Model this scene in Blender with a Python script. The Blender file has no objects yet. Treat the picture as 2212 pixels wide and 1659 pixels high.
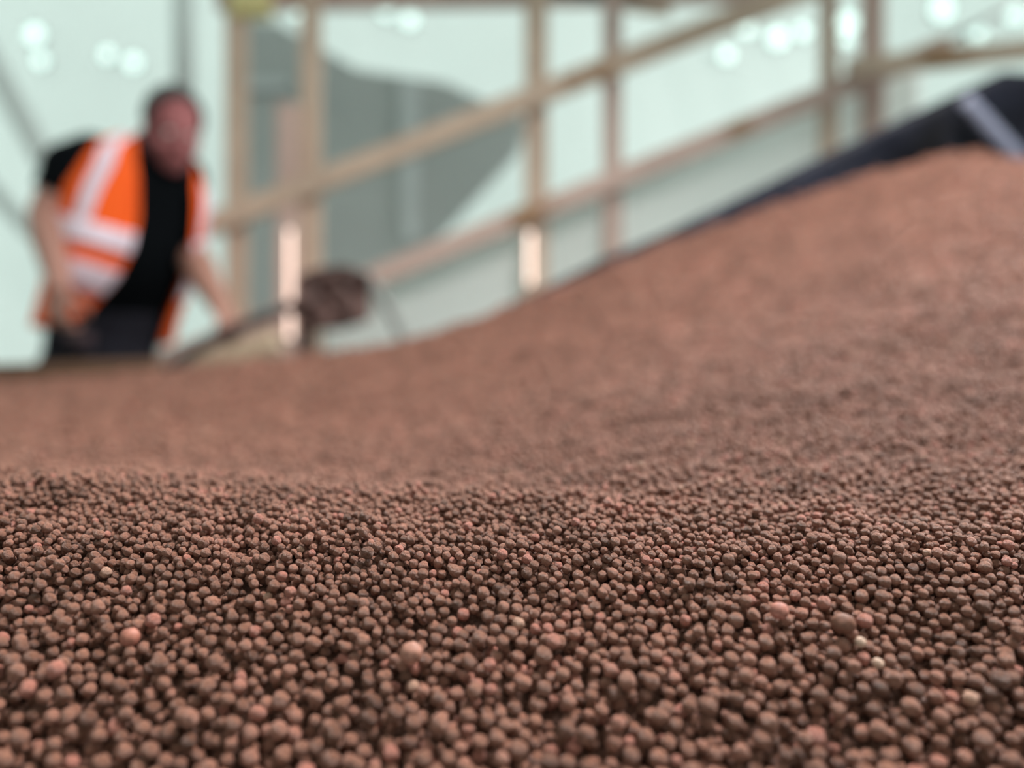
import bpy, bmesh, math, random
import numpy as np
from mathutils import Vector, Matrix, noise

# ------------------------------------------------------------------ camera, world, lights, exposure
C = bpy.context.scene.collection
S = bpy.context.scene
FPX, CX, CY = 1679.0, 1106.0, 829.5
CAM_H = 0.85
cam_d = bpy.data.cameras.new('camera'); cam = bpy.data.objects.new('camera', cam_d); C.objects.link(cam)
cam.location = (0, 0, CAM_H); cam.rotation_euler = (math.pi / 2, 0, 0)
cam_d.sensor_width = 36; cam_d.lens = FPX / 2212 * 36
cam_d.clip_start = 0.01; cam_d.clip_end = 100
cam_d.dof.use_dof = True; cam_d.dof.focus_distance = 0.297; cam_d.dof.aperture_fstop = 2.7
S.camera = cam
S.view_settings.view_transform = 'Standard'; S.view_settings.look = 'None'
S.view_settings.gamma = 1; S.view_settings.use_curve_mapping = False
S.view_settings.exposure = 0.0

W = bpy.data.worlds.new('sky'); S.world = W; W.use_nodes = True
bg = W.node_tree.nodes['Background']; bg.inputs[0].default_value = (0.95, 1.0, 0.985, 1); bg.inputs[1].default_value = 1.95
sun_d = bpy.data.lights.new('sun', 'SUN'); sun_d.energy = 1.3; sun_d.angle = 0.05; sun_d.color = (0.95, 1.0, 0.97)
sun = bpy.data.objects.new('sun', sun_d); C.objects.link(sun); sun.rotation_euler = (math.radians(-62), 0, math.radians(-12))

def area(name, loc, target, sx, sy, power, col):
    l = bpy.data.lights.new(name, 'AREA'); l.shape = 'RECTANGLE'; l.size = sx; l.size_y = sy; l.energy = power; l.color = col
    o = bpy.data.objects.new(name, l); C.objects.link(o); o.location = loc
    o.rotation_euler = (Vector(target) - Vector(loc)).to_track_quat('-Z', 'Y').to_euler()
    return o
area('added_overhead_light', (0.75, 0.85, 2.7), (0.1, 0.32, 0.8), 0.8, 0.4, 118, (1.0, 0.94, 0.91))  # added area light for contrast on the granules, no such fitting in the roof
area('added_backlight', (3.5, 3.0, 2.8), (0.2, 0.6, 0.8), 1.2, 0.7, 70, (1.0, 0.92, 0.92))  # added light from behind for grain highlights, no opening there

def P(px, py, Y):
    return Vector(((px - CX) / FPX * Y, Y, CAM_H - (py - CY) / FPX * Y))

# ------------------------------------------------------------------ materials
def nd(m, t, **k):
    n = m.node_tree.nodes.new(t)
    for a, b in k.items(): setattr(n, a, b)
    return n
def mat(name, col, rough=0.6, metal=0, spec=0.5, var=0.0, scale=8, stretch=(1, 1, 1), bump=0.0, transl=0.0, emit=None):
    m = bpy.data.materials.new(name); m.use_nodes = True
    nt = m.node_tree; b = nt.nodes['Principled BSDF']
    b.inputs['Base Color'].default_value = (*col, 1); b.inputs['Roughness'].default_value = rough
    b.inputs['Metallic'].default_value = metal; b.inputs['Specular IOR Level'].default_value = spec
    if var or bump:
        tc = nd(m, 'ShaderNodeTexCoord'); mp = nd(m, 'ShaderNodeMapping'); mp.inputs['Scale'].default_value = stretch
        nz = nd(m, 'ShaderNodeTexNoise'); nz.inputs['Scale'].default_value = scale; nz.inputs['Detail'].default_value = 5
        nt.links.new(tc.outputs['Object'], mp.inputs[0]); nt.links.new(mp.outputs[0], nz.inputs['Vector'])
        if var:
            r = nd(m, 'ShaderNodeValToRGB')
            r.color_ramp.elements[0].position = 0.3; r.color_ramp.elements[1].position = 0.7
            r.color_ramp.elements[0].color = (*[c * (1 - var) for c in col], 1)
            r.color_ramp.elements[1].color = (*[min(1, c * (1 + var)) for c in col], 1)
            nt.links.new(nz.outputs['Fac'], r.inputs[0]); nt.links.new(r.outputs[0], b.inputs['Base Color'])
        if bump:
            bp = nd(m, 'ShaderNodeBump'); bp.inputs['Strength'].default_value = bump; bp.inputs['Distance'].default_value = 0.01
            nt.links.new(nz.outputs['Fac'], bp.inputs['Height']); nt.links.new(bp.outputs[0], b.inputs['Normal'])
    if emit:
        b.inputs['Emission Color'].default_value = (*emit[:3], 1); b.inputs['Emission Strength'].default_value = emit[3]
    if transl:
        out = nt.nodes['Material Output']; tr = nd(m, 'ShaderNodeBsdfTranslucent'); tr.inputs[0].default_value = (*col, 1)
        mx = nd(m, 'ShaderNodeMixShader'); mx.inputs[0].default_value = transl
        nt.links.new(b.outputs[0], mx.inputs[1]); nt.links.new(tr.outputs[0], mx.inputs[2]); nt.links.new(mx.outputs[0], out.inputs[0])
    return m
M = dict(
    sheet=mat('white_plastic_sheet', (0.80, 0.85, 0.83), 0.75, var=0.05, scale=1.2, transl=0.5),
    grey=mat('grey_panel', (0.37, 0.395, 0.385), 0.6, var=0.06, scale=2),
    pole=mat('painted_grey_tube', (0.60, 0.64, 0.63), 0.6),
    greyl=mat('pale_grey_metal', (0.50, 0.54, 0.54), 0.5, 0.0, var=0.05),
    wood=mat('pale_timber', (0.50, 0.375, 0.29), 0.65, var=0.14, scale=5, stretch=(1, 1, 1)),
    woodp=mat('pinkish_timber', (0.48, 0.345, 0.30), 0.65, var=0.12, scale=5),
    knot=mat('timber_knot', (0.30, 0.17, 0.09), 0.7),
    dwood=mat('dark_brown_board', (0.09, 0.045, 0.022), 0.7, var=0.2, scale=9),
    liner=mat('black_liner', (0.006, 0.0075, 0.014), 0.6, spec=0.12, var=0.8, scale=6, bump=0.6),
    tape=mat('grey_tape', (0.12, 0.135, 0.19), 0.6),
    floor=mat('concrete_floor', (0.42, 0.44, 0.43), 0.8, var=0.1, scale=4),
    skin=mat('skin', (0.34, 0.17, 0.13), 0.55, var=0.06, scale=15),
    face=mat('flushed_skin', (0.25, 0.085, 0.088), 0.7, spec=.3, var=0.05, scale=20),
    hair=mat('dark_hair', (0.03, 0.028, 0.028), 0.8, bump=0.5, scale=150),
    shirt=mat('black_cotton', (0.002, 0.003, 0.004), 0.9, spec=0.05),
    trouser=mat('charcoal_work_trousers', (0.010, 0.010, 0.016), 0.85, spec=0.2, var=0.2, scale=12),
    vest=mat('orange_high_visibility', (0.90, 0.115, 0.012), 0.6, spec=0.2),
    refl=mat('silver_reflective_tape', (0.80, 0.66, 0.76), 0.4),
    boot=mat('brown_leather', (0.07, 0.045, 0.03), 0.6),
    eyew=mat('eye_white', (0.7, 0.68, 0.65), 0.3), iris=mat('eye_iris', (0.05, 0.04, 0.03), 0.2), lip=mat('lips', (0.30, 0.09, 0.09), 0.5),
    blk=mat('black_shaft', (0.012, 0.012, 0.013), 0.5), brown=mat('rusty_brown_blade', (0.085, 0.042, 0.035), 0.6, var=0.25, scale=9),
    cord=mat('grey_cord', (0.22, 0.23, 0.22), 0.7), bucket=mat('beige_wood', (0.50, 0.38, 0.27), 0.7, var=0.1),
    tube=mat('warm_glint_glow', (0.9, 0.8, 0.75), 0.4, emit=(1.0, 0.74, 0.62, 2.6)),  # glow put in for glints on stud edges
    glint_glow=mat('cool_glint_glow', (0.9, 0.95, 0.93), 0.4, emit=(0.72, 1.0, 0.92, 1.25)),  # glow put in for reflections on the plastic sheeting
    dark=mat('glint_backing_grey', (0.5, 0.53, 0.52), 0.5),  # backing of the added glowing discs
)
# granules: colour by instance attribute
def granule_mat(name, attr_type):
    m = bpy.data.materials.new(name); m.use_nodes = True; nt = m.node_tree; b = nt.nodes['Principled BSDF']
    a = nd(m, 'ShaderNodeAttribute'); a.attribute_type = attr_type; a.attribute_name = 'tint'
    r = nd(m, 'ShaderNodeValToRGB'); cr = r.color_ramp
    cols = [(0.0, (0.155, 0.068, 0.042)), (0.25, (0.245, 0.111, 0.073)), (0.6, (0.32, 0.148, 0.100)), (0.84, (0.39, 0.178, 0.126)),
            (0.93, (0.44, 0.175, 0.130)), (1.0, (0.55, 0.32, 0.23))]
    cr.elements[0].position, cr.elements[0].color = cols[0][0], (*cols[0][1], 1)
    cr.elements[1].position, cr.elements[1].color = cols[-1][0], (*cols[-1][1], 1)
    for p, c in cols[1:-1]:
        e = cr.elements.new(p); e.color = (*c, 1)
    nt.links.new(a.outputs['Fac'], r.inputs[0])
    tc = nd(m, 'ShaderNodeTexCoord'); nz = nd(m, 'ShaderNodeTexNoise'); nz.inputs['Scale'].default_value = 2.2; nz.inputs['Detail'].default_value = 5; nz.inputs['Roughness'].default_value = .7
    bp = nd(m, 'ShaderNodeBump'); bp.inputs['Strength'].default_value = .55; bp.inputs['Distance'].default_value = .12; nt.links.new(nz.outputs['Fac'], bp.inputs['Height']); nt.links.new(bp.outputs[0], b.inputs['Normal'])
    nt.links.new(tc.outputs['Object'], nz.inputs['Vector'])
    mx = nd(m, 'ShaderNodeMix', data_type='RGBA', blend_type='MULTIPLY'); mx.inputs[0].default_value = 1
    rr = nd(m, 'ShaderNodeMapRange'); rr.inputs[1].default_value = 0.3; rr.inputs[2].default_value = 0.7; rr.inputs[3].default_value = 0.7; rr.inputs[4].default_value = 1.3
    nt.links.new(nz.outputs['Fac'], rr.inputs[0])
    nt.links.new(r.outputs[0], mx.inputs[6]); nt.links.new(rr.outputs[0], mx.inputs[7]); nt.links.new(mx.outputs[2], b.inputs['Base Color'])
    b.inputs['Roughness'].default_value = 0.36; b.inputs['Specular IOR Level'].default_value = 0.5
    return m
M['gran'] = granule_mat('brown_granule', 'INSTANCER')
M['core'] = mat('packed_granules_below', (0.13, 0.06, 0.04), 0.9, var=0.25, scale=220, bump=0.8)

# ------------------------------------------------------------------ helpers
def link_mesh(name, me, m, parent=None, smooth=True):
    o = bpy.data.objects.new(name, me); C.objects.link(o)
    if m is not None: me.materials.append(m)
    if smooth and len(me.polygons): me.polygons.foreach_set('use_smooth', [True] * len(me.polygons))
    if parent is not None:
        o.parent = parent
        if parent.location.length > 0: o.matrix_parent_inverse = Matrix.Translation(-parent.location)
    return o
def bobj(name, bm, m, parent=None, smooth=True):
    me = bpy.data.meshes.new(name); bmesh.ops.recalc_face_normals(bm, faces=bm.faces[:]); bm.to_mesh(me); bm.free()
    return link_mesh(name, me, m, parent, smooth)
def tag(o, label, cat, group=None, kind=None):
    o['label'] = label; o['category'] = cat
    if group: o['group'] = group
    if kind: o['kind'] = kind
    return o
def empty(name, loc):
    o = bpy.data.objects.new(name, None); C.objects.link(o); o.location = loc; o.empty_display_size = 0.05
    return o
def struct(o): o['kind'] = 'structure'; return o
def frame_axes(d):
    d = d.normalized(); u = Vector((0, 0, 1)) if abs(d.z) < 0.95 else Vector((1, 0, 0))
    s = d.cross(u).normalized(); return s, s.cross(d).normalized()
def bar(bm, a, b, w, dep, bev=0.004):
    """square timber from a to b; w across in view plane, dep along Y"""
    d = (b - a); L = d.length; d.normalize()
    y = Vector((0, 1, 0)); s = d.cross(y).normalized(); y = s.cross(d).normalized()
    r = bmesh.ops.create_cube(bm, size=1.0)
    mx = Matrix((s, y, d)).transposed().to_4x4(); mx.translation = (a + b) / 2
    bmesh.ops.scale(bm, vec=(w, dep, L), verts=r['verts'])
    es = list({e for v in r['verts'] for e in v.link_edges})
    vs = r['verts']
    if bev:
        q = bmesh.ops.bevel(bm, geom=es, offset=bev, segments=2, affect='EDGES', profile=0.5)
        vs = list({v for f in q['faces'] for v in f.verts} | {v for v in vs if v.is_valid})
        done = set(); st = [vs[0]]
        while st:
            v = st.pop()
            if v in done: continue
            done.add(v); st += [e.other_vert(v) for e in v.link_edges]
        vs = list(done)
    bmesh.ops.transform(bm, matrix=mx, verts=vs)
def tube(bm, pts, rad, seg=12):
    rads = rad if isinstance(rad, (list, tuple)) else [rad] * len(pts); rings = []
    for i, p in enumerate(pts):
        d = pts[min(i + 1, len(pts) - 1)] - pts[max(i - 1, 0)]
        s, t = frame_axes(d)
        rings.append([bm.verts.new(p + (s * math.cos(k * 2 * math.pi / seg) + t * math.sin(k * 2 * math.pi / seg)) * rads[i]) for k in range(seg)])
    for A, B in zip(rings, rings[1:]):
        for k in range(seg): bm.faces.new((A[k], A[(k + 1) % seg], B[(k + 1) % seg], B[k]))
    bm.faces.new(rings[0]); bm.faces.new(rings[-1][::-1])
def ell(bm, c, r, rot=None, sub=3):
    q = bmesh.ops.create_icosphere(bm, subdivisions=sub, radius=1)
    mx = Matrix.Translation(c) @ (rot.to_4x4() if rot else Matrix.Identity(4)) @ Matrix.Diagonal((*r, 1))
    bmesh.ops.transform(bm, matrix=mx, verts=q['verts'])
def capsule(bm, a, b, ra, rb):
    n = 7; L = (b - a).length or 1e-6; d = (b - a) / L; pts = []; rs = []
    for i in range(n + 1):
        an = math.pi / 2 * (1 - i / n); pts.append(a - d * ra * math.sin(an)); rs.append(max(1e-4, ra * math.cos(an)))
    for i in range(n + 1):
        an = math.pi / 2 * (i / n); pts.append(b + d * rb * math.sin(an)); rs.append(max(1e-4, rb * math.cos(an)))
    tube(bm, pts, rs, 16)
def remesh(o, vox, smooth=6, fac=0.5):
    r = o.modifiers.new('remesh', 'REMESH'); r.mode = 'VOXEL'; r.voxel_size = vox; r.use_smooth_shade = True
    s = o.modifiers.new('smooth', 'SMOOTH'); s.iterations = smooth; s.factor = fac
    dg = bpy.context.evaluated_depsgraph_get(); me = bpy.data.meshes.new_from_object(o.evaluated_get(dg))
    o.modifiers.clear(); me.polygons.foreach_set('use_smooth', [True] * len(me.polygons)); o.data = me
    return o

# ------------------------------------------------------------------ the heap surface
TY = np.array([.235, .268, .305, .33, .365, .41, .47, .58, .75, 1.1, 1.4, 1.62])
TP = np.array([-700, 0, 550, 850, 1106, 1400, 1650, 1753, 1930, 2105, 2212, 2900.])
TV = np.array([
 [1659,1395,1195,1128,1066,1043,1042,1030, 990, 925, 880, 858],
 [1659,1395,1195,1128,1066,1043,1042,1030, 990, 915, 866, 832],
 [1659,1398,1200,1136,1080,1060,1054,1034, 990, 900, 828, 783],
 [1659,1400,1202,1142,1094,1078,1064,1028, 970, 870, 792, 742],
 [1659,1400,1202,1144,1096,1068,1040, 988, 920, 820, 735, 663],
 [1659,1400,1202,1142,1088,1045, 995, 925, 845, 720, 622, 542],
 [1659,1400,1202,1140,1080,1025, 960, 870, 785, 650, 542, 457],
 [1659,1400,1202,1140,1078,1020, 948, 852, 760, 615, 502, 423],
 [1659,1400,1202,1140,1076,1010, 932, 828, 720, 560, 442, 366],
 [1659,1400,1202,1138,1072,1002, 915, 802, 682, 510, 397, 333],
 [1659,1400,1202,1136,1068, 995, 905, 785, 660, 490, 385, 350],
 [1659,1400,1200,1130,1055, 965, 850, 710, 580, 430, 345, 345.]])
TH = -(TV - CY) / FPX * TY[None, :]
# nearer than the frame: carry on down the face
NY = np.array([.10, .15, .20]); slope = (TH[:, 1] - TH[:, 0]) / (TY[1] - TY[0])
TH = np.hstack([TH[:, :1] + (NY[None, :] - TY[0]) * .8, TH]); TYY = np.hstack([NY, TY])
def cubic(xk, yk, x):   # monotone-ish Catmull-Rom over non-uniform knots; yk (...,n), x (m,), returns (...,m)
    i = np.clip(np.searchsorted(xk, x) - 1, 0, len(xk) - 2)
    d = np.diff(yk, axis=-1) / np.diff(xk); mm = np.empty_like(yk)
    h = np.diff(xk)
    mm[..., 1:-1] = (d[..., :-1] * h[1:] + d[..., 1:] * h[:-1]) / (h[1:] + h[:-1]); mm[..., 0] = d[..., 0]; mm[..., -1] = d[..., -1]
    hh = h[i]; t = (x - xk[i]) / hh
    return ((2*t**3 - 3*t**2 + 1) * yk[..., i] + (t**3 - 2*t**2 + t) * hh * mm[..., i] + (-2*t**3 + 3*t**2) * yk[..., i+1] + (t**3 - t**2) * hh * mm[..., i+1])
GP = np.arange(-700, 2901, 12.0); GY = np.exp(np.linspace(math.log(.10), math.log(1.62), 420))
G1 = cubic(TYY, TH, GY)                     # (cols, ny)
GH = cubic(TP, G1.T.copy(), GP).T           # (npx, ny)
def lumps(X, Y):
    out = np.zeros(len(X))
    for i in range(len(X)):
        x, y = X[i], Y[i]
        a = min(1.0, max(0.0, (y - .36) / .5))
        out[i] = (noise.noise((x * 38, y * 38, 1.3)) * 0.0030 + noise.noise((x * 95, y * 95, 7.1)) * 0.0022) * (1 - .3 * a) \
            + a * (noise.noise((x * 14, y * 14, 4.2)) * 0.0085 + noise.noise((x * 42, y * 42, 9.2)) * 0.0045)
    return out
def grid_lookup(G, px, Y):
    a = np.clip((px - GP[0]) / 12.0, 0, len(GP) - 1.001); b = np.clip((np.log(Y) - math.log(.10)) / (math.log(16.2)) * 419, 0, 418.999)
    i = a.astype(int); j = b.astype(int); fa = a - i; fb = b - j
    return G[i, j]*(1-fa)*(1-fb) + G[i+1, j]*fa*(1-fb) + G[i, j+1]*(1-fa)*fb + G[i+1, j+1]*fa*fb
PXg, Yg = np.meshgrid(GP, GY, indexing='ij'); Xg = (PXg - CX) / FPX * Yg
LG = lumps(Xg.ravel(), Yg.ravel()).reshape(Xg.shape)
HG = GH + LG
def Hxy(X, Y): return grid_lookup(HG, CX + FPX * X / Y, Y)
def Yat(px, py):   # nearest depth at which the surface shows at this pixel
    Ys = np.linspace(.19, 1.6, 1400); h = grid_lookup(HG, np.full_like(Ys, px), Ys); yy = CY - h / Ys * FPX
    k = np.argmax(yy <= py); return float(Ys[k])

rng = np.random.default_rng(7)
def mean_d(Y):
    return np.interp(Y, [.19, .235, .268, .30, .33, .365, .48, .76], [.0047, .0044, .0036, .00285, .00265, .0026, .0027, .0042])
pts = []; cell = {}; CS = 0.0085
NOTABLE = [   # px, py, radius, tint, label
    (886, 1500, .0036, .90, 'large round pinkish brown granule lying proud of its smaller neighbours in the heap'),
    (293, 1447, .0031, .92, 'round reddish granule resting on darker small granules of the near face'),
    (1828, 1432, .0034, .10, 'dark oblong reddish brown granule beside a small pale one'),
    (1858, 1447, .0018, 1.0, 'small pale granule touching the dark oblong granule'),
    (1894, 1478, .0019, 1.0, 'small cream granule just below the pale granule and dark oblong one'),
    (1690, 1408, .0030, .93, 'pink shiny granule in a tight pair on the slope'),
]
NXY = [((px - CX) / FPX * Yat(px, py), Yat(px, py)) for px, py, *_ in NOTABLE]
def land(x, y, r, base):
    ci, cj = int(x / CS // 1), int(y / CS // 1); h = base + r * .6
    for i in (ci - 1, ci, ci + 1):
        for j in (cj - 1, cj, cj + 1):
            for (qx, qy, qz, qr) in cell.get((i, j), ()):
                d2 = (x - qx) ** 2 + (y - qy) ** 2; R = r + qr
                if d2 < R * R:
                    z = qz + math.sqrt(R * R - d2)
                    if z > h: h = z
    return h
# drop granules over the near part (to 0.5 m)
def near_zone():
    bands = np.linspace(.19, .76, 90)
    jobs = []
    for y0, y1 in zip(bands, bands[1:]):
        ym = (y0 + y1) / 2; w0, w1 = (-380 - CX) / FPX * ym, (2600 - CX) / FPX * ym
        D = mean_d(ym); sl = 1.2 if ym < .31 else 1.05
        n = int((y1 - y0) * (w1 - w0) * sl / (D * D) * 2.1)
        jobs.append(np.stack([rng.uniform(w0, w1, n), rng.uniform(y0, y1, n)], 1))
    J = np.concatenate(jobs); rng.shuffle(J)
    n = len(J)
    D = mean_d(J[:, 1]) * np.clip(np.exp(rng.normal(0, .15, n)), .72, 1.55); R = D / 2
    K = 5
    off = rng.normal(0, 1, (K, n, 2)) * (D * .55)[None, :, None]; off[0] = 0
    base = np.stack([Hxy(J[:, 0] + off[k, :, 0], np.maximum(.12, J[:, 1] + off[k, :, 1])) for k in range(K)])
    Jl = J.tolist(); ol = off.tolist(); bl = base.tolist(); rl = R.tolist()
    for i in range(n):
        r = rl[i]; best = None
        for k in range(K):
            x = Jl[i][0] + ol[k][i][0]; y = Jl[i][1] + ol[k][i][1]; b = bl[k][i]
            hh = land(x, y, r, b); s = hh - b
            if best is None or s < best[0]: best = (s, x, y, hh)
        s, x, y, hh = best
        if s > 4.6 * r: continue
        cell.setdefault((int(x / CS // 1), int(y / CS // 1)), []).append((x, y, hh, r)); pts.append((x, y, hh, r))
near_zone()
notable_objs = []
for (x, y), (px, py, r, t, lab) in zip(NXY, NOTABLE):
    b = float(Hxy(np.array([x]), np.array([y]))[0]); best = None
    for k in range(30):
        xx, yy = x + random.Random(k).uniform(-.002, .002), y + random.Random(k + 50).uniform(-.002, .002)
        hh = land(xx, yy, r, b)
        if best is None or hh < best[2]: best = (xx, yy, hh)
    cell.setdefault((int(best[0] / CS // 1), int(best[1] / CS // 1)), []).append((*best, r))
    notable_objs.append((best, r, t, lab))
# farther part: jittered rows, coarser clumps
def far_zone(y0, y1, D, layers):
    out = []
    for L in range(layers):
        y = y0
        while y < y1:
            w0, w1 = (-500 - CX) / FPX * y, (2750 - CX) / FPX * y
            n = int((w1 - w0) / D / (1.3 if L else 1)); xs = np.linspace(w0, w1, n) + rng.normal(0, D * .3, n); ys = y + rng.normal(0, D * .3, n)
            ys = np.clip(ys, y0, 1.61)
            r = D / 2 * np.clip(np.exp(rng.normal(0, .25, n)), .6, 1.8) * 1.05
            out.append(np.stack([xs, ys, Hxy(xs, ys) + (rng.normal(.75, .45, n) if L else rng.normal(-.05, .35, n)) * D, r], 1)); y += D * (1.25 if L else .88)
    return np.concatenate(out)
A = np.concatenate([np.array(pts), far_zone(.76, 1.15, .0048, 2), far_zone(1.15, 1.61, .0060, 2)])
N = len(A)
tint = rng.beta(2.2, 2.2, N) * .9
tn = np.array([noise.noise((a[0] * 40, a[1] * 40, 3.3)) for a in A]); tint = np.clip(tint + tn * .32 + (A[:, 0] > .05) * .03, 0, .90)
pk = rng.random(N); tint[pk > .96] = .93; tint[pk > .997] = 1.0
print('granules', N)

# core surface mesh + loose vertices carrying granules, one object
ci = np.arange(0, len(GP), 3); cj = np.arange(0, len(GY), 3)
if cj[-1] != len(GY) - 1: cj = np.append(cj, len(GY) - 1)
nx, ny = len(ci), len(cj)
V = np.stack([Xg[np.ix_(ci, cj)], Yg[np.ix_(ci, cj)], HG[np.ix_(ci, cj)] - .0005 + CAM_H], -1).reshape(-1, 3)
F = [(i * ny + j, (i + 1) * ny + j, (i + 1) * ny + j + 1, i * ny + j + 1) for i in range(nx - 1) for j in range(ny - 1)]
# skirt down to the floor
nV = len(V); rim = [i * ny for i in range(nx)] + [(nx - 1) * ny + j for j in range(1, ny)] + [i * ny + ny - 1 for i in range(nx - 2, -1, -1)] + [j for j in range(ny - 2, 0, -1)]
low = V[rim].copy(); low[:, 2] = 0.0
V = np.vstack([V, low]); k = len(rim)
F += [(rim[a], nV + a, nV + (a + 1) % k, rim[(a + 1) % k]) for a in range(k)]
nC = len(V); G = A[:, :3].copy(); G[:, 2] += CAM_H
V = np.vstack([V, G])
me = bpy.data.meshes.new('granule_heap'); me.from_pydata(V.tolist(), [], F); me.update()
ra = me.attributes.new('rad', 'FLOAT', 'POINT'); ra.data.foreach_set('value', np.concatenate([np.zeros(nC), A[:, 3]]).astype(np.float32))
ta = me.attributes.new('tint', 'FLOAT', 'POINT'); ta.data.foreach_set('value', np.concatenate([np.zeros(nC), tint]).astype(np.float32))
heap = link_mesh('granule_heap', me, M['core'])
tag(heap, 'great heap of small round reddish brown granules, uncountable, rising to the right', 'granules', kind='stuff')
ng = bpy.data.node_groups.new('granules', 'GeometryNodeTree')
ng.interface.new_socket('Geometry', in_out='INPUT', socket_type='NodeSocketGeometry'); ng.interface.new_socket('Geometry', in_out='OUTPUT', socket_type='NodeSocketGeometry')
n = ng.nodes; l = ng.links
gi = n.new('NodeGroupInput'); go = n.new('NodeGroupOutput'); jn = n.new('GeometryNodeJoinGeometry'); prot = n.new('GeometryNodeJoinGeometry')
for q in range(5):
    ico = n.new('GeometryNodeMeshIcoSphere'); ico.inputs['Radius'].default_value = 1; ico.inputs['Subdivisions'].default_value = 3
    sp = n.new('GeometryNodeSetPosition'); nz = n.new('ShaderNodeTexNoise'); nz.noise_dimensions = '4D'; nz.inputs['W'].default_value = q * 3.7; nz.inputs['Scale'].default_value = 0.9
    sub = n.new('ShaderNodeVectorMath'); sub.operation = 'SUBTRACT'; sub.inputs[1].default_value = (.5, .5, .5)
    sc = n.new('ShaderNodeVectorMath'); sc.operation = 'SCALE'; sc.inputs['Scale'].default_value = 0.75
    ss = n.new('GeometryNodeSetShadeSmooth'); sm = n.new('GeometryNodeSetMaterial'); sm.inputs['Material'].default_value = M['gran']
    g2 = n.new('GeometryNodeGeometryToInstance')
    l.new(nz.outputs['Color'], sub.inputs[0]); l.new(sub.outputs[0], sc.inputs[0]); l.new(sc.outputs[0], sp.inputs['Offset'])
    l.new(ico.outputs[0], sp.inputs['Geometry']); l.new(sp.outputs[0], ss.inputs['Geometry' if 'Geometry' in ss.inputs else 0]); l.new(ss.outputs[0], sm.inputs['Geometry'])
    l.new(sm.outputs[0], g2.inputs[0]); l.new(g2.outputs[0], prot.inputs[0])
iop = n.new('GeometryNodeInstanceOnPoints'); iop.inputs['Pick Instance'].default_value = True
na = n.new('GeometryNodeInputNamedAttribute'); na.data_type = 'FLOAT'; na.inputs['Name'].default_value = 'rad'
cmp_ = n.new('FunctionNodeCompare'); cmp_.data_type = 'FLOAT'; cmp_.operation = 'GREATER_THAN'; cmp_.inputs[1].default_value = 0.0001
ri = n.new('FunctionNodeRandomValue'); ri.data_type = 'INT'; ri.inputs[4].default_value = 0; ri.inputs[5].default_value = 4
rr = n.new('FunctionNodeRandomValue'); rr.data_type = 'FLOAT_VECTOR'; rr.inputs[0].default_value = (0, 0, 0); rr.inputs[1].default_value = (6.28, 6.28, 6.28)
l.new(gi.outputs[0], iop.inputs['Points']); l.new(na.outputs[0], cmp_.inputs[0]); l.new(cmp_.outputs[0], iop.inputs['Selection'])
l.new(prot.outputs[0], iop.inputs['Instance']); l.new(ri.outputs[2], iop.inputs['Instance Index']); l.new(rr.outputs[0], iop.inputs['Rotation']); l.new(na.outputs[0], iop.inputs['Scale'])
l.new(gi.outputs[0], jn.inputs[0]); l.new(iop.outputs[0], jn.inputs[0]); l.new(jn.outputs[0], go.inputs[0])
md = heap.modifiers.new('granules', 'NODES'); md.node_group = ng
for (b, r, t, lab) in notable_objs:
    bm = bmesh.new(); bmesh.ops.create_icosphere(bm, subdivisions=4, radius=1)
    for v in bm.verts:
        v.co *= 1 + .10 * noise.noise(v.co * 1.3 + Vector((t * 9, r * 2000, 0))); v.co.x *= 1.25 if t < .2 else 1.04
        v.co *= r
    mm = bpy.data.materials.get('gran_%d' % int(t * 100)) or mat('gran_%d' % int(t * 100), {90: (.34, .165, .12), 92: (.35, .14, .10), 10: (.17, .075, .05), 100: (.50, .35, .27), 93: (.37, .155, .12)}[int(round(t * 100))], .6, spec=.35, var=.3, scale=500)
    o = bobj('granule', bm, mm); o.location = (b[0], b[1], b[2] + CAM_H); tag(o, lab, 'granule')

# ------------------------------------------------------------------ liner, rim board
def sheet_grid(name, fn, nu, nv, m, parent=None, thick=0.004):
    V = [fn(i / (nu - 1), j / (nv - 1)) for i in range(nu) for j in range(nv)]
    F = [(i * nv + j, (i + 1) * nv + j, (i + 1) * nv + j + 1, i * nv + j + 1) for i in range(nu - 1) for j in range(nv - 1)]
    me = bpy.data.meshes.new(name); me.from_pydata([tuple(v) for v in V], [], F); me.update()
    o = link_mesh(name, me, m, parent)
    if thick: s = o.modifiers.new('thick', 'SOLIDIFY'); s.thickness = thick; s.offset = 0
    return o
LE = [(960, 722), (1106, 655), (1300, 560), (1400, 518), (1452, 495), (1600, 424), (1753, 348), (1954, 252), (2105, 183), (2165, 155), (2230, 160), (2900, 300)]
def liner_fn(u, v):
    px = 960 + u * 1800; py = np.interp(px, [e[0] for e in LE], [e[1] for e in LE]); Yd = 1.70
    p = P(px, py, Yd); p.z = p.z * (1 - v)
    f = min(1, v * 8 + .15)
    p.y += (noise.noise(Vector((p.x * 5 + p.z * 2, p.z * 5, 2))) * .03 + noise.noise(Vector((p.x * 16 + p.z * 9, p.z * 14, 5))) * .012) * f
    p.x += noise.noise(Vector((p.x * 7, p.z * 7, 8))) * .01 * f
    return p
lin = sheet_grid('pond_liner', liner_fn, 160, 60, M['liner'], thick=.006)
tag(lin, 'crumpled black plastic liner standing behind the granule heap', 'plastic liner')
bm = bmesh.new()
pa = [P(2085 + 140 * t, 212 + 155 * t, 1.655) for t in np.linspace(0, 1, 12)]
vs = []
for i, p in enumerate(pa):
    d = Vector((.72, 0, .65)) * .019
    vs.append((bm.verts.new(p + d), bm.verts.new(p - d), bm.verts.new(p - d + Vector((0, .004, 0))), bm.verts.new(p + d + Vector((0, .004, 0)))))
for a, b in zip(vs, vs[1:]):
    for k in range(4): bm.faces.new((a[k], a[(k + 1) % 4], b[(k + 1) % 4], b[k]))
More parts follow.
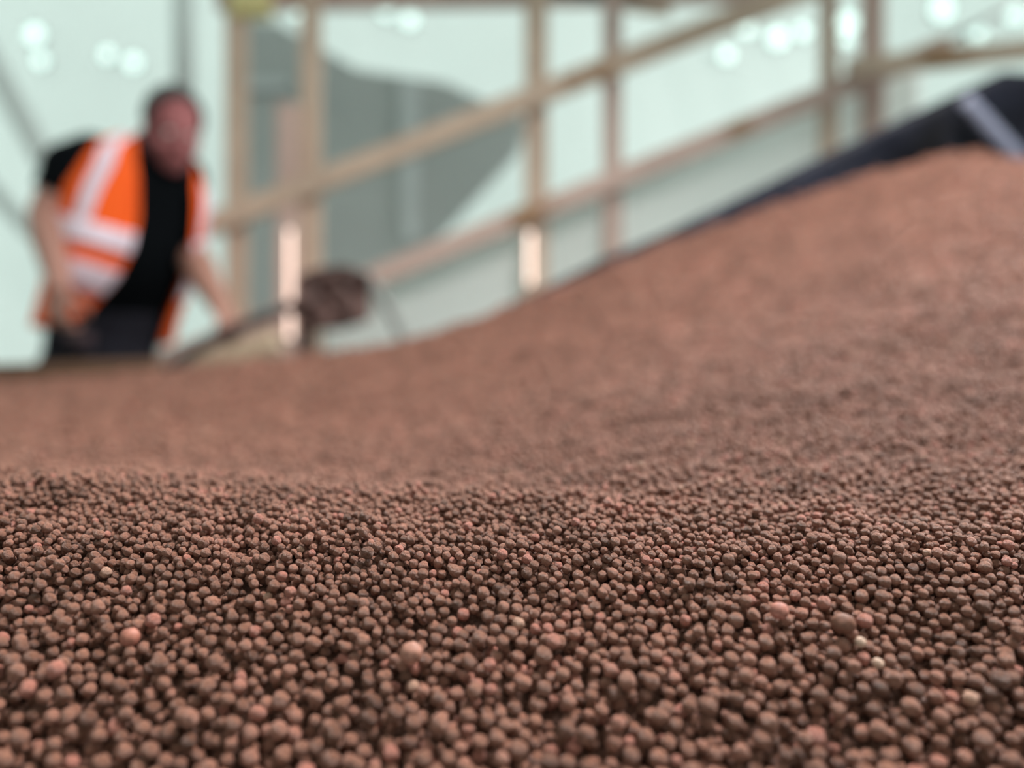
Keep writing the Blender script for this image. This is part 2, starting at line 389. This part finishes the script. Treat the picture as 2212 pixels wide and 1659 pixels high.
bm.faces.new(vs[0]); bm.faces.new(vs[-1])
tp = bobj('tape_strip', bm, M['tape'], lin); tp['label'] = 'grey tape strip'
bm = bmesh.new(); bar(bm, P(-330, 840, 1.71), P(345, 818, 1.71), .085, .05)
tag(bobj('rim_board', bm, M['dwood']), 'dark brown wooden board edging the heap in front of the worker', 'board')

# ------------------------------------------------------------------ setting
def plane_box(name, lo, hi, m):
    bm = bmesh.new(); r = bmesh.ops.create_cube(bm, size=1)
    bmesh.ops.scale(bm, vec=[b - a for a, b in zip(lo, hi)], verts=r['verts']); bmesh.ops.translate(bm, vec=[(a + b) / 2 for a, b in zip(lo, hi)], verts=r['verts'])
    return struct(bobj(name, bm, m, smooth=False))
plane_box('floor', (-5, -1.5, -.05), (5.5, 5.3, 0), M['floor'])
def wall_fn(u, v):
    x = -4.6 + u * 9.6; z = v * 4.2
    y = 4.7 + noise.noise(Vector((x * 1.6, z * .4, 1))) * .10 + noise.noise(Vector((x * 5 + z, z * 1.2, 4))) * .025
    return (x, y, z)
struct(sheet_grid('wall_back', wall_fn, 200, 60, M['sheet'], thick=.003))
def wl_fn(u, v):
    y = -1.3 + u * 6.0; z = v * 4.2
    return (-4.6 + noise.noise(Vector((y * 2, z * .5, 1))) * .08, y, z)
struct(sheet_grid('wall_left', wl_fn, 80, 40, M['sheet'], thick=.003))
def wr_fn(u, v):
    y = -1.3 + u * 6.0; z = v * 4.2
    return (5.0 + noise.noise(Vector((y * 2, z * .5, 6))) * .08, y, z)
struct(sheet_grid('wall_right', wr_fn, 80, 40, M['sheet'], thick=.003))

plane_box('wall_front_blocker', (-4.7, -1.4, 0), (5.1, -1.3, 4.25), M['grey'])  # unseen, added to block sky light from the open end
def ce_fn(u, v):
    x = -4.7 + u * 9.8; y = -1.4 + v * 6.2
    return (x, y, 4.22 + noise.noise(Vector((x * .9, y * .9, 3))) * .06)
struct(sheet_grid('ceiling', ce_fn, 80, 50, M['sheet'], thick=.003))

# ------------------------------------------------------------------ timber frame
YF = 3.0
fr = empty('timber_framework', P(1106, 830, YF) * 1); fr.location = (0, YF, 0)
tag(fr, 'pale timber stud frame with two long sloping rails behind the heap', 'timber framework')
def stud(px, wpx, m, top=-260, dy=0.0, px2=None, bot=None):
    bm = bmesh.new(); a = P(px2 or px, 0, YF + dy); a.z = 0 if bot is None else P(px, bot, YF + dy).z
    bar(bm, a, P(px, top, YF + dy), wpx / FPX * YF, .045)
    return bobj('stud', bm, m, fr, smooth=False)
stud(512, 44, M['wood']); stud(672, 42, M['wood']); stud(622, 44, M['woodp'], top=225, dy=-.05)
stud(1158, 50, M['wood']); stud(1322, 40, M['woodp']); stud(1790, 34, M['wood']); stud(1884, 46, M['woodp'])
def rail(p0, p1, wpx, m, dy=-.06, knots=()):
    bm = bmesh.new(); a, b = P(*p0, YF + dy), P(*p1, YF + dy); bar(bm, a, b, wpx / FPX * YF, .04)
    o = bobj('rail', bm, m, fr, smooth=False)
    for t, s in knots:
        k = bmesh.new(); c = a.lerp(b, t); ell(k, c + Vector((0, -.0215, 0)), (s, .004, s * .45), Matrix.Rotation(-math.atan2(b.z - a.z, b.x - a.x), 3, 'Y'), 2)
        bobj('knot', k, M['knot'], o)
rail((425, 497), (2050, -145), 46, M['wood'], knots=((.50, .04), (.535, .055), (.54, .03)))
rail((330, 792), (2050, 96), 42, M['woodp'], knots=((.215, .03), (.47, .08), (.735, .06), (.50, .03)))
rail((1830, 148), (2560, 72), 40, M['wood'], dy=-.1, knots=((.27, .09), (.33, .06)))
rail((470, 2), (1720, -16), 44, M['woodp'], dy=.05)
rail((1150, -28), (1450, 20), 30, M['wood'], dy=.05)
bm = bmesh.new(); bar(bm, P(500, 12, YF - .02), P(585, 8, YF - .02), .10, .06); bobj('bracket', bm, mat('yellow_timber', (.55, .48, .22), .6), fr)

def tarp_fn(u, v):
    px = 700 + u * 1290; py = 792 - (px - 330) * (696 / 1720.0) - 4; Yt = YF + .045
    p = P(px, py, Yt); p.z *= (1 - v)
    p.y += (noise.noise(Vector((p.x * 3, p.z * 1.5, 12))) * .03 + .02) * min(1, v * 6)
    return p
tag(sheet_grid('tarpaulin', tarp_fn, 120, 30, mat('white_tarpaulin', (.87, .89, .875), .8, transl=.55), thick=.003), 'white tarpaulin hanging below the lower sloping rail down behind the heap', 'tarpaulin')
# grey panel and pale strips behind the frame
def prism(bm, outline, Y, dep):
    a = [bm.verts.new(P(x, y, Y)) for x, y in outline]; b = [bm.verts.new(P(x, y, Y) + Vector((0, dep, 0))) for x, y in outline]
    bm.faces.new(a); bm.faces.new(b[::-1]); k = len(a)
    for i in range(k): bm.faces.new((a[i], b[i], b[(i + 1) % k], a[(i + 1) % k]))
gp = empty('grey_screen', (0, 4.3, 0)); tag(gp, 'large grey gabled screen seen through the timber frame', 'screen')
bm = bmesh.new(); prism(bm, [(515, 45), (600, 50), (770, 150), (960, 178), (1140, 262), (1118, 330), (940, 520), (930, 1161), (515, 1161)], 4.3, .05)
bobj('panel', bm, M['grey'], gp, smooth=False)
bm = bmesh.new(); prism(bm, [(865, 165), (905, 168), (900, 520), (870, 520)], 4.27, .03); s_ = bobj('strip', bm, M['greyl'], gp, smooth=False); s_['label'] = 'paler vertical strip'
bm = bmesh.new(); prism(bm, [(530, 170), (620, 170), (620, 192), (530, 192)], 4.26, .03); bobj('crossbar', bm, M['greyl'], gp, smooth=False)

# tent poles
def pole(pts, r, Y, label, cat='pole', name='tent_pole', m='pole'):
    bm = bmesh.new(); tube(bm, [P(x, y, Y) for x, y in pts], r, 14); return tag(bobj(name, bm, M[m]), label, cat)
pole([(-170, -140), (-60, 60), (215, 560), (550, 1130)], .060, 4.05, 'upper slanting grey pole against the white sheeting behind the worker')
pole([(-300, 107), (-120, 300), (160, 600), (690, 1165)], .045, 4.2, 'lower slanting grey pole against white sheeting beside the worker\'s elbow')
pole([(392, -260), (396, 60), (398, 240)], .055, 4.2, 'upright grey pole hanging above the worker\'s head')
pole([(2055, 85), (2130, 45), (2260, -30)], .014, 3.6, 'thin dark cable crossing the bright sheeting near the liner corner', 'cable', 'cable', 'cord')

# glowing discs and streaks added in place of reflections
def lamp(px, py, r, label, Y=4.6):  # adds a glowing disc in place of a reflection on the sheeting
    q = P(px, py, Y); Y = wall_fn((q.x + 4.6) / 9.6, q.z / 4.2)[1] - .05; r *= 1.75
    c = P(px, py, Y); o = empty('sheet_glint', c); tag(o, label, 'lamp', 'small round glinting spots along the sheeting')  # no real lamp, stands in for a reflection
    bm = bmesh.new(); tube(bm, [c + Vector((0, .004, 0)), c + Vector((0, .05, 0))], [r * 1.15, r * .8], 20); h = bobj('glint_backing', bm, M['dark'], o)
    bm = bmesh.new(); ell(bm, c, (r, r * .35, r), sub=3); bobj('lens', bm, M['glint_glow'], o)  # glowing face of the added disc
glint_spots = [(75, 75, .030, 'upper glinting spot of the pair near the top corner of the sheeting'), (88, 130, .022, 'lower glinting spot of the pair near the top corner'),
 (232, 118, .022, 'glinting spot between the corner pair and the spot above the vest'), (288, 135, .026, 'glowing lamp on the sheeting above the worker\'s vest'),
 (645, 24, .024, 'glinting spot tucked under the top rail by the double stud'), (835, 22, .028, 'one of two adjoining glinting spots under the top rail, nearer the double stud'),
 (885, 42, .026, 'one of two adjoining glinting spots under the top rail, farther from the double stud'),
 (1570, 118, .024, 'lowest glinting spot above the lower rail'), (1612, 62, .026, 'small glinting spot tucked below the upper rail'),
 (1680, 82, .032, 'largest glinting spot beside the narrow stud pair, on the wide bay side'), (1735, 68, .024, 'glinting spot almost touching the narrow stud'),
 (1832, 48, .034, 'upper glinting spot in the narrow bay between two studs'), (1828, 85, .022, 'lower glinting spot in the narrow bay between two studs'),
 (2035, 20, .036, 'glinting spot at the picture top beyond the last stud'), (2110, 72, .026, 'glinting spot just above the knotty rail'), (2190, 30, .028, 'glinting spot nearest the top corner above the black liner')]
for a in glint_spots: lamp(*a)
def glint_line(px, y0, y1, label, Y=2.90, r=.0055):  # adds a glowing line where stud edges only catch glints
    o = empty('stud_glint', P(px, y1, Y)); tag(o, label, 'lamp')  # no real lamp, stands in for a glint on a stud edge
    bm = bmesh.new(); capsule(bm, P(px, y0, Y), P(px, y1, Y), r, r); bobj('tube', bm, M['tube'], o)  # glowing streak in place of a glint, no real tube
    for y in (y0, y1):
        bm = bmesh.new(); bar(bm, P(px, y - 4, Y + .008), P(px, y + 4, Y + .008), .02, .012, .002); bobj('clip', bm, M['greyl'], o)
glint_line(626, 500, 728, 'thin warm glinting streak on the short stud, behind the shovel')
glint_line(1145, 505, 610, 'thin warm glinting streak on a stud just above the liner', r=.0065)

# ------------------------------------------------------------------ shovel, stake, cord
sh = empty('shovel', P(640, 720, 2.3)); tag(sh, 'black-handled shovel with a dark brown blade held by the worker', 'shovel')
bm = bmesh.new(); tube(bm, [P(362, 800, 2.22), P(400, 772, 2.22), P(480, 722, 2.24), P(560, 690, 2.27), P(650, 655, 2.3)], [.017, .017, .016, .016, .017], 16); bobj('handle', bm, M['blk'], sh)
bm = bmesh.new(); tube(bm, [P(625, 668, 2.29), P(690, 640, 2.3)], [.022, .028], 16); bobj('socket', bm, M['brown'], sh)
def blade_fn(u, v):
    # u along from socket to tip, v across
    px = 640 + 160 * u; w = 66 * (1 - .55 * max(0, u - .6) ** 1.3 * 2.0) * (0.82 + .18 * min(1, u * 5)); py = 655 - 12 * u + (v - .5) * 2 * w - 6 * math.sin(u * 3)
    q = (v - .5) * 2
    return P(px, py + 4 * q * u, 2.3 + .045 * (1 - q * q) + .02 * u)
bl = sheet_grid('blade', blade_fn, 24, 24, M['brown'], sh, thick=.004); bl['label'] = 'dark brown cupped blade'
bm = bmesh.new(); rd = random.Random(4)
for k in range(60):
    u, v = rd.uniform(.1, .85), rd.uniform(.1, .9); c = blade_fn(u, v); c.y -= rd.uniform(.01, .03); ell(bm, c, [rd.uniform(.014, .026)] * 3, sub=2)
ld = bobj('granule_clod', bm, M['brown']); tag(ld, 'dark brown clod of damp granules sitting on the shovel blade', 'clod', kind='stuff'); remesh(ld, .005, 3)
bm = bmesh.new(); a = P(662, 690, 2.38); b_ = P(662, 860, 2.38); b_.z = 0; bar(bm, a, b_, .045, .04); tag(bobj('wooden_stake', bm, M['brown']), 'short dark stake standing under the shovel blade', 'stake')
bm = bmesh.new(); tube(bm, [P(x, y, 2.46) for x, y in ((775, 585), (800, 605), (828, 645), (852, 690), (872, 735), (885, 790), (890, 950), (892, 1400))], .016, 12); tag(bobj('grey_hose', bm, M['cord']), 'grey hose trailing from beside the shovel down behind the heap', 'hose')
bm = bmesh.new(); bar(bm, P(420, 800, 2.6), P(600, 735, 2.6), .075, .08); tag(bobj('timber_offcut', bm, M['bucket']), 'beige timber offcut lying beneath the shovel handle', 'timber')
bm = bmesh.new(); bar(bm, P(440, 1400, 2.6) * 1, P(440, 800, 2.6), .06, .06); bm.free()

# ------------------------------------------------------------------ the worker
YP = 2.5
person = empty('person', (P(215, 800, 2.55).x, 2.55, 0))
tag(person, 'person in black T-shirt and open orange high-visibility vest leaning over a shovel handle', 'person')
PHI = math.radians(27); fw = Vector((math.sin(PHI), -math.cos(PHI), 0)); rt = Vector((-math.cos(PHI), -math.sin(PHI), 0))   # facing, his right
# torso stations: px, py, Y, lateral, front, back
ST = [(205, 800, 2.55, .160, .110, .13), (212, 740, 2.55, .162, .112, .13), (226, 680, 2.54, .165, .135, .12), (244, 620, 2.52, .172, .178, .12),
      (262, 560, 2.51, .180, .195, .12), (274, 500, 2.49, .190, .172, .125), (283, 440, 2.47, .200, .150, .13), (290, 390, 2.45, .200, .130, .125),
      (296, 350, 2.43, .180, .105, .115), (303, 322, 2.42, .125, .08, .095), (315, 305, 2.41, .07, .06, .07)]
SA = np.array(ST)
def torso(t, th, off=0.0):
    """t 0..1 along the stations, th angle from the front, positive to his right"""
    k = t * (len(ST) - 1); s = [float(cubic(np.arange(len(ST), dtype=float), SA[:, c].copy(), np.array([k]))[0]) for c in range(6)]
    c = P(s[0] + 10, s[1], s[2]); a = s[3] - .004 + off; d = (s[4] if math.cos(th) > 0 else s[5]) + off
    cs, sn = math.cos(th), math.sin(th); n_ = 2.4
    m_ = (abs(cs) ** n_ + abs(sn) ** n_) ** (-1 / n_)
    return c + fw * (d * cs * m_) + rt * (a * sn * m_)
def loft(bm, t0, t1, nt, off):
    rings = []
    for i in range(nt): rings.append([bm.verts.new(torso(t0 + (t1 - t0) * i / (nt - 1), j / 40 * 2 * math.pi, off)) for j in range(40)])
    for A_, B_ in zip(rings, rings[1:]):
        for j in range(40): bm.faces.new((A_[j], A_[(j + 1) % 40], B_[(j + 1) % 40], B_[j]))
    bm.faces.new(rings[0]); bm.faces.new(rings[-1][::-1])
# joints
shR, elR, wrR = P(158, 352, 2.36), P(100, 468, 2.34), P(128, 618, 2.24)
shL, elL, wrL = P(395, 400, 2.56), P(412, 545, 2.55), P(474, 660, 2.31)
neck, headc = P(330, 318, 2.40), P(374, 288, 2.37)
HP, HT = math.radians(40), math.radians(24)
hf = Vector((math.sin(HP) * math.cos(HT), -math.cos(HP) * math.cos(HT), -math.sin(HT))); hr = Vector((-math.cos(HP), -math.sin(HP), 0)); hu = hr.cross(hf) * -1
if hu.z < 0: hu = -hu
HM = Matrix((hr, hf, hu)).transposed()
def H(r, f, u): return headc + hr * r + hf * f + hu * u
hipR, hipL = P(165, 800, 2.52) , P(262, 800, 2.60)
def leg_pts(h, s):
    return [h, Vector((h.x - .02 * s, h.y - .02, .50)), Vector((h.x - .03 * s, h.y + .03, .09))]
bm = bmesh.new()
loft(bm, 0, 1, 16, -.014)
capsule(bm, P(315, 335, 2.42), P(350, 305, 2.385), .066, .058)
ell(bm, H(0, -.012, .035), (.074, .094, .088), HM); ell(bm, H(0, .018, -.03), (.062, .075, .085), HM); ell(bm, H(0, .05, -.085), (.036, .032, .028), HM)
ell(bm, H(0, .098, -.022), (.013, .020, .024), HM, 2); ell(bm, H(0, .09, .008), (.010, .014, .02), HM, 2)
ell(bm, H(0, .072, .028), (.052, .02, .012), HM, 2); ell(bm, H(0, .076, -.058), (.026, .016, .013), HM, 2)
for s in (1, -1):
    ell(bm, H(.075 * s, -.012, -.004), (.010, .018, .030), HM, 2); ell(bm, H(.040 * s, .06, -.03), (.024, .024, .02), HM, 2)
for sh_, el_, wr_ in ((shR, elR, wrR), (shL, elL, wrL)):
    capsule(bm, sh_, el_, .064, .052); capsule(bm, el_, el_.lerp(wr_, .35), .052, .052); capsule(bm, el_.lerp(wr_, .35), wr_, .052, .032)
def hand(bm, wr, d, pn, curl, side):
    """d: towards the fingers, pn: palm normal (fingers curl to it), side: +1/-1 thumb side"""
    d = d.normalized(); pn = (pn - d * pn.dot(d)).normalized(); s = d.cross(pn).normalized() * side
    Mx = Matrix((s, d, pn)).transposed(); ell(bm, wr + d * .050, (.042, .056, .017), Mx, 3)
    for k, (o_, ln) in enumerate(((.030, .072), (.010, .080), (-.011, .074), (-.031, .058))):
        p = wr + d * .085 + s * o_; an = .15 + .05 * k
        for seg in range(3):
            L = ln * (.45, .32, .23)[seg]; an += curl * (.55, 1, .8)[seg]; q = p + (d * math.cos(an) + pn * math.sin(an)) * L
            capsule(bm, p, q, .0095 - seg * .0008, .0088 - seg * .0008); p = q
    p = wr + d * .025 + s * .030; q = p + (d * .55 + s * .75 + pn * .35).normalized() * .042; capsule(bm, p, q, .013, .011)
    r_ = q + (d * .8 + s * .1 + pn * (.5 + curl * .3)).normalized() * .036; capsule(bm, q, r_, .011, .009)
hand(bm, wrR, P(124, 705, 2.25) - wrR, Vector((.15, 1, 0)), .8, 1)
hand(bm, wrL, P(505, 712, 2.235) - wrL, Vector((-.15, -.2, -1)), .75, 1)
for h, s in ((hipR, 1), (hipL, -1)):
    a, b, c = leg_pts(h, s); capsule(bm, a, b, .085, .055); capsule(bm, b, c, .055, .04)
body = bobj('body', bm, M['skin'], person); remesh(body, .0055, 4)
# flushed face colouring: second material on the head
body.data.materials.append(M['face'])
for p in body.data.polygons:
    if (Vector(p.center) - headc).length < .155: p.material_index = 1
# eyes, lips, hair
for s in (1, -1):
    bm = bmesh.new(); ell(bm, H(.030 * s, .072, .008), (.0100, .0095, .0095), HM, 3); e = bobj('eye', bm, M['eyew'], person)
    bm = bmesh.new(); ell(bm, H(.030 * s, .0795, .006), (.0055, .004, .0055), HM, 2); bobj('iris', bm, M['iris'], e)
bm = bmesh.new(); ell(bm, H(0, .090, -.062), (.023, .006, .006), HM, 2); bobj('lips', bm, M['lip'], person)
bm = bmesh.new(); ell(bm, H(0, -.018, .042), (.079, .097, .092), HM, 4)
dele = []
for v in bm.verts:
    q = v.co - headc; f_, u_, r_ = q.dot(hf), q.dot(hu), q.dot(hr)
    v.co += (v.co - H(0, 0, 0)).normalized() * .002 * noise.noise(v.co * 120)
    if f_ > .05 - .5 * max(0, .10 - u_) or u_ < .015: dele.append(v)
bmesh.ops.delete(bm, geom=dele, context='VERTS'); hr_ = bobj('hair', bm, M['hair'], person); s_ = hr_.modifiers.new('thick', 'SOLIDIFY'); s_.thickness = .008; s_.offset = 1
# T-shirt
bm = bmesh.new(); loft(bm, .13, .985, 26, .004)
capsule(bm, P(200, 345, 2.39), P(150, 362, 2.36), .080, .078); tube(bm, [P(160, 350, 2.36), shR.lerp(elR, .25), shR.lerp(elR, .60)], [.070, .073, .070], 24)
capsule(bm, P(370, 375, 2.52), shL, .066, .068); tube(bm, [shL, shL.lerp(elL, .3), shL.lerp(elL, .62)], [.066, .068, .066], 24)
shirt = bobj('shirt', bm, M['shirt'], person); remesh(shirt, .007, 5); shirt['label'] = 'black T-shirt'
# trousers
bm = bmesh.new()
rings = []
loft(bm, 0, .2, 6, .010)
for h, s in ((hipR, 1), (hipL, -1)):
    a, b, c = leg_pts(h, s); a = a + Vector((0, 0, .02))
    tube(bm, [a + Vector((0, 0, .05)), a, a.lerp(b, .5), b, b.lerp(c, .5), c], [.09, .112, .098, .082, .076, .074], 24)
tr = bobj('trousers', bm, M['trouser'], person); remesh(tr, .009, 4); tr['label'] = 'charcoal work trousers'
bm = bmesh.new(); prism(bm, [(134, 712), (196, 716), (194, 752), (140, 750)], 2.365, .02); pk_ = bobj('pocket', bm, mat('plum_pocket_flap', (.04, .022, .028), .8), tr)
for h, s in ((hipR, 1), (hipL, -1)):
    c = leg_pts(h, s)[2]; bm = bmesh.new(); tube(bm, [c + Vector((0, 0, .10)), Vector((c.x, c.y, .045))], [.055, .052], 20)
    ell(bm, Vector((c.x, c.y, .045)) + fw * .06, (.050, .145, .045), Matrix((rt, fw, Vector((0, 0, 1)))).transposed(), 3)
    b_ = bobj('boot', bm, M['boot'], person); remesh(b_, .006, 3)
# vest: shell round the torso, open in front, with armholes
def vest_edge(t, side):   # opening angle at height t; side +1 his right panel
    if side > 0: return math.radians(np.interp(t, [.15, .2, .3, .4, .5, .65, .85, .95], [30, 14, 0, -4, -4, 0, 8, 20]))
    return math.radians(np.interp(t, [.12, .25, .45, .65, .85, .95], [52, 56, 50, 40, 42, 40]))
def voff(t, th): return float(np.interp(t, [.1, .3, .5, .8, .95], [.050, .036, .022, .017, .015])) + (.014 * math.sin(min(1, max(0, t)) * math.pi) if th < 0 else 0) + .004 * math.sin(th * 9 + t * 6) * (1 - t)
def vest_pt(side, t, w, extra=0.0):   # w 0 at the front edge .. 1 at the spine
    e = vest_edge(t, side); th = (e + (math.pi - e) * w) * side
    return torso(t, th, voff(t, th) + extra)
vest = empty('vest', person.location); vest.parent = person; vest.matrix_parent_inverse = Matrix.Translation(-person.location); vest['label'] = 'open orange high-visibility vest with silver bands'
def in_hole(th, t):
    d = abs(abs(th) - math.radians(90)); return (d / math.radians(48)) ** 2 + ((t - .80) / .245) ** 2 < 1
def patch(name, side, t0, t1, wfun, nt, nw, m, extra, thick, hole=True, parent=None, tilt=0):
    V = []; keep = {}
    for i in range(nt):
        t = t0 + (t1 - t0) * i / (nt - 1)
        for j in range(nw):
            w0, w1 = wfun(t); w = w0 + (w1 - w0) * j / (nw - 1); V.append(vest_pt(side, t + (tilt * (w - .45) if tilt else 0), w, extra)); e = vest_edge(t, side); keep[len(V) - 1] = not (hole and in_hole(e + (math.pi - e) * w, t))
    F = [(i * nw + j, (i + 1) * nw + j, (i + 1) * nw + j + 1, i * nw + j + 1) for i in range(nt - 1) for j in range(nw - 1)]
    F = [f for f in F if all(keep[k] for k in f)]
    me = bpy.data.meshes.new(name); me.from_pydata([tuple(v) for v in V], [], F); me.update(); me.validate()
    o = link_mesh(name, me, m, parent or vest); s = o.modifiers.new('thick', 'SOLIDIFY'); s.thickness = thick; s.offset = 1
    return o
vp = patch('vest_panel', 1, .15, .965, lambda t: (0, 1), 130, 150, M['vest'], 0, .003)
vq = patch('vest_panel', -1, .10, .965, lambda t: (0, 1), 130, 150, M['vest'], 0, .003)
for side, pr in ((1, vp), (-1, vq)):
    for a, b in ((.335, .41), (.465, .54)):
        o = patch('reflective_band', side, a, b, lambda t: (0, 1), 10, 60, M['refl'], .006, .002, False, pr, .20); o['label'] = 'silver reflective band'
    def wf(t, side=side):
        e = vest_edge(t, side); c = math.radians(np.interp(t, [.48, .7, .96], [38, 25, 26] if side > 0 else [62, 52, 50])); h_ = math.radians(7)
        return (max(0, c - h_ - e) / (math.pi - e), max(.02, c + h_ - e) / (math.pi - e))
    o = patch('reflective_band', side, .475, .96, wf, 40, 8, M['refl'], .005, .002, True, pr); o['label'] = 'silver reflective brace'
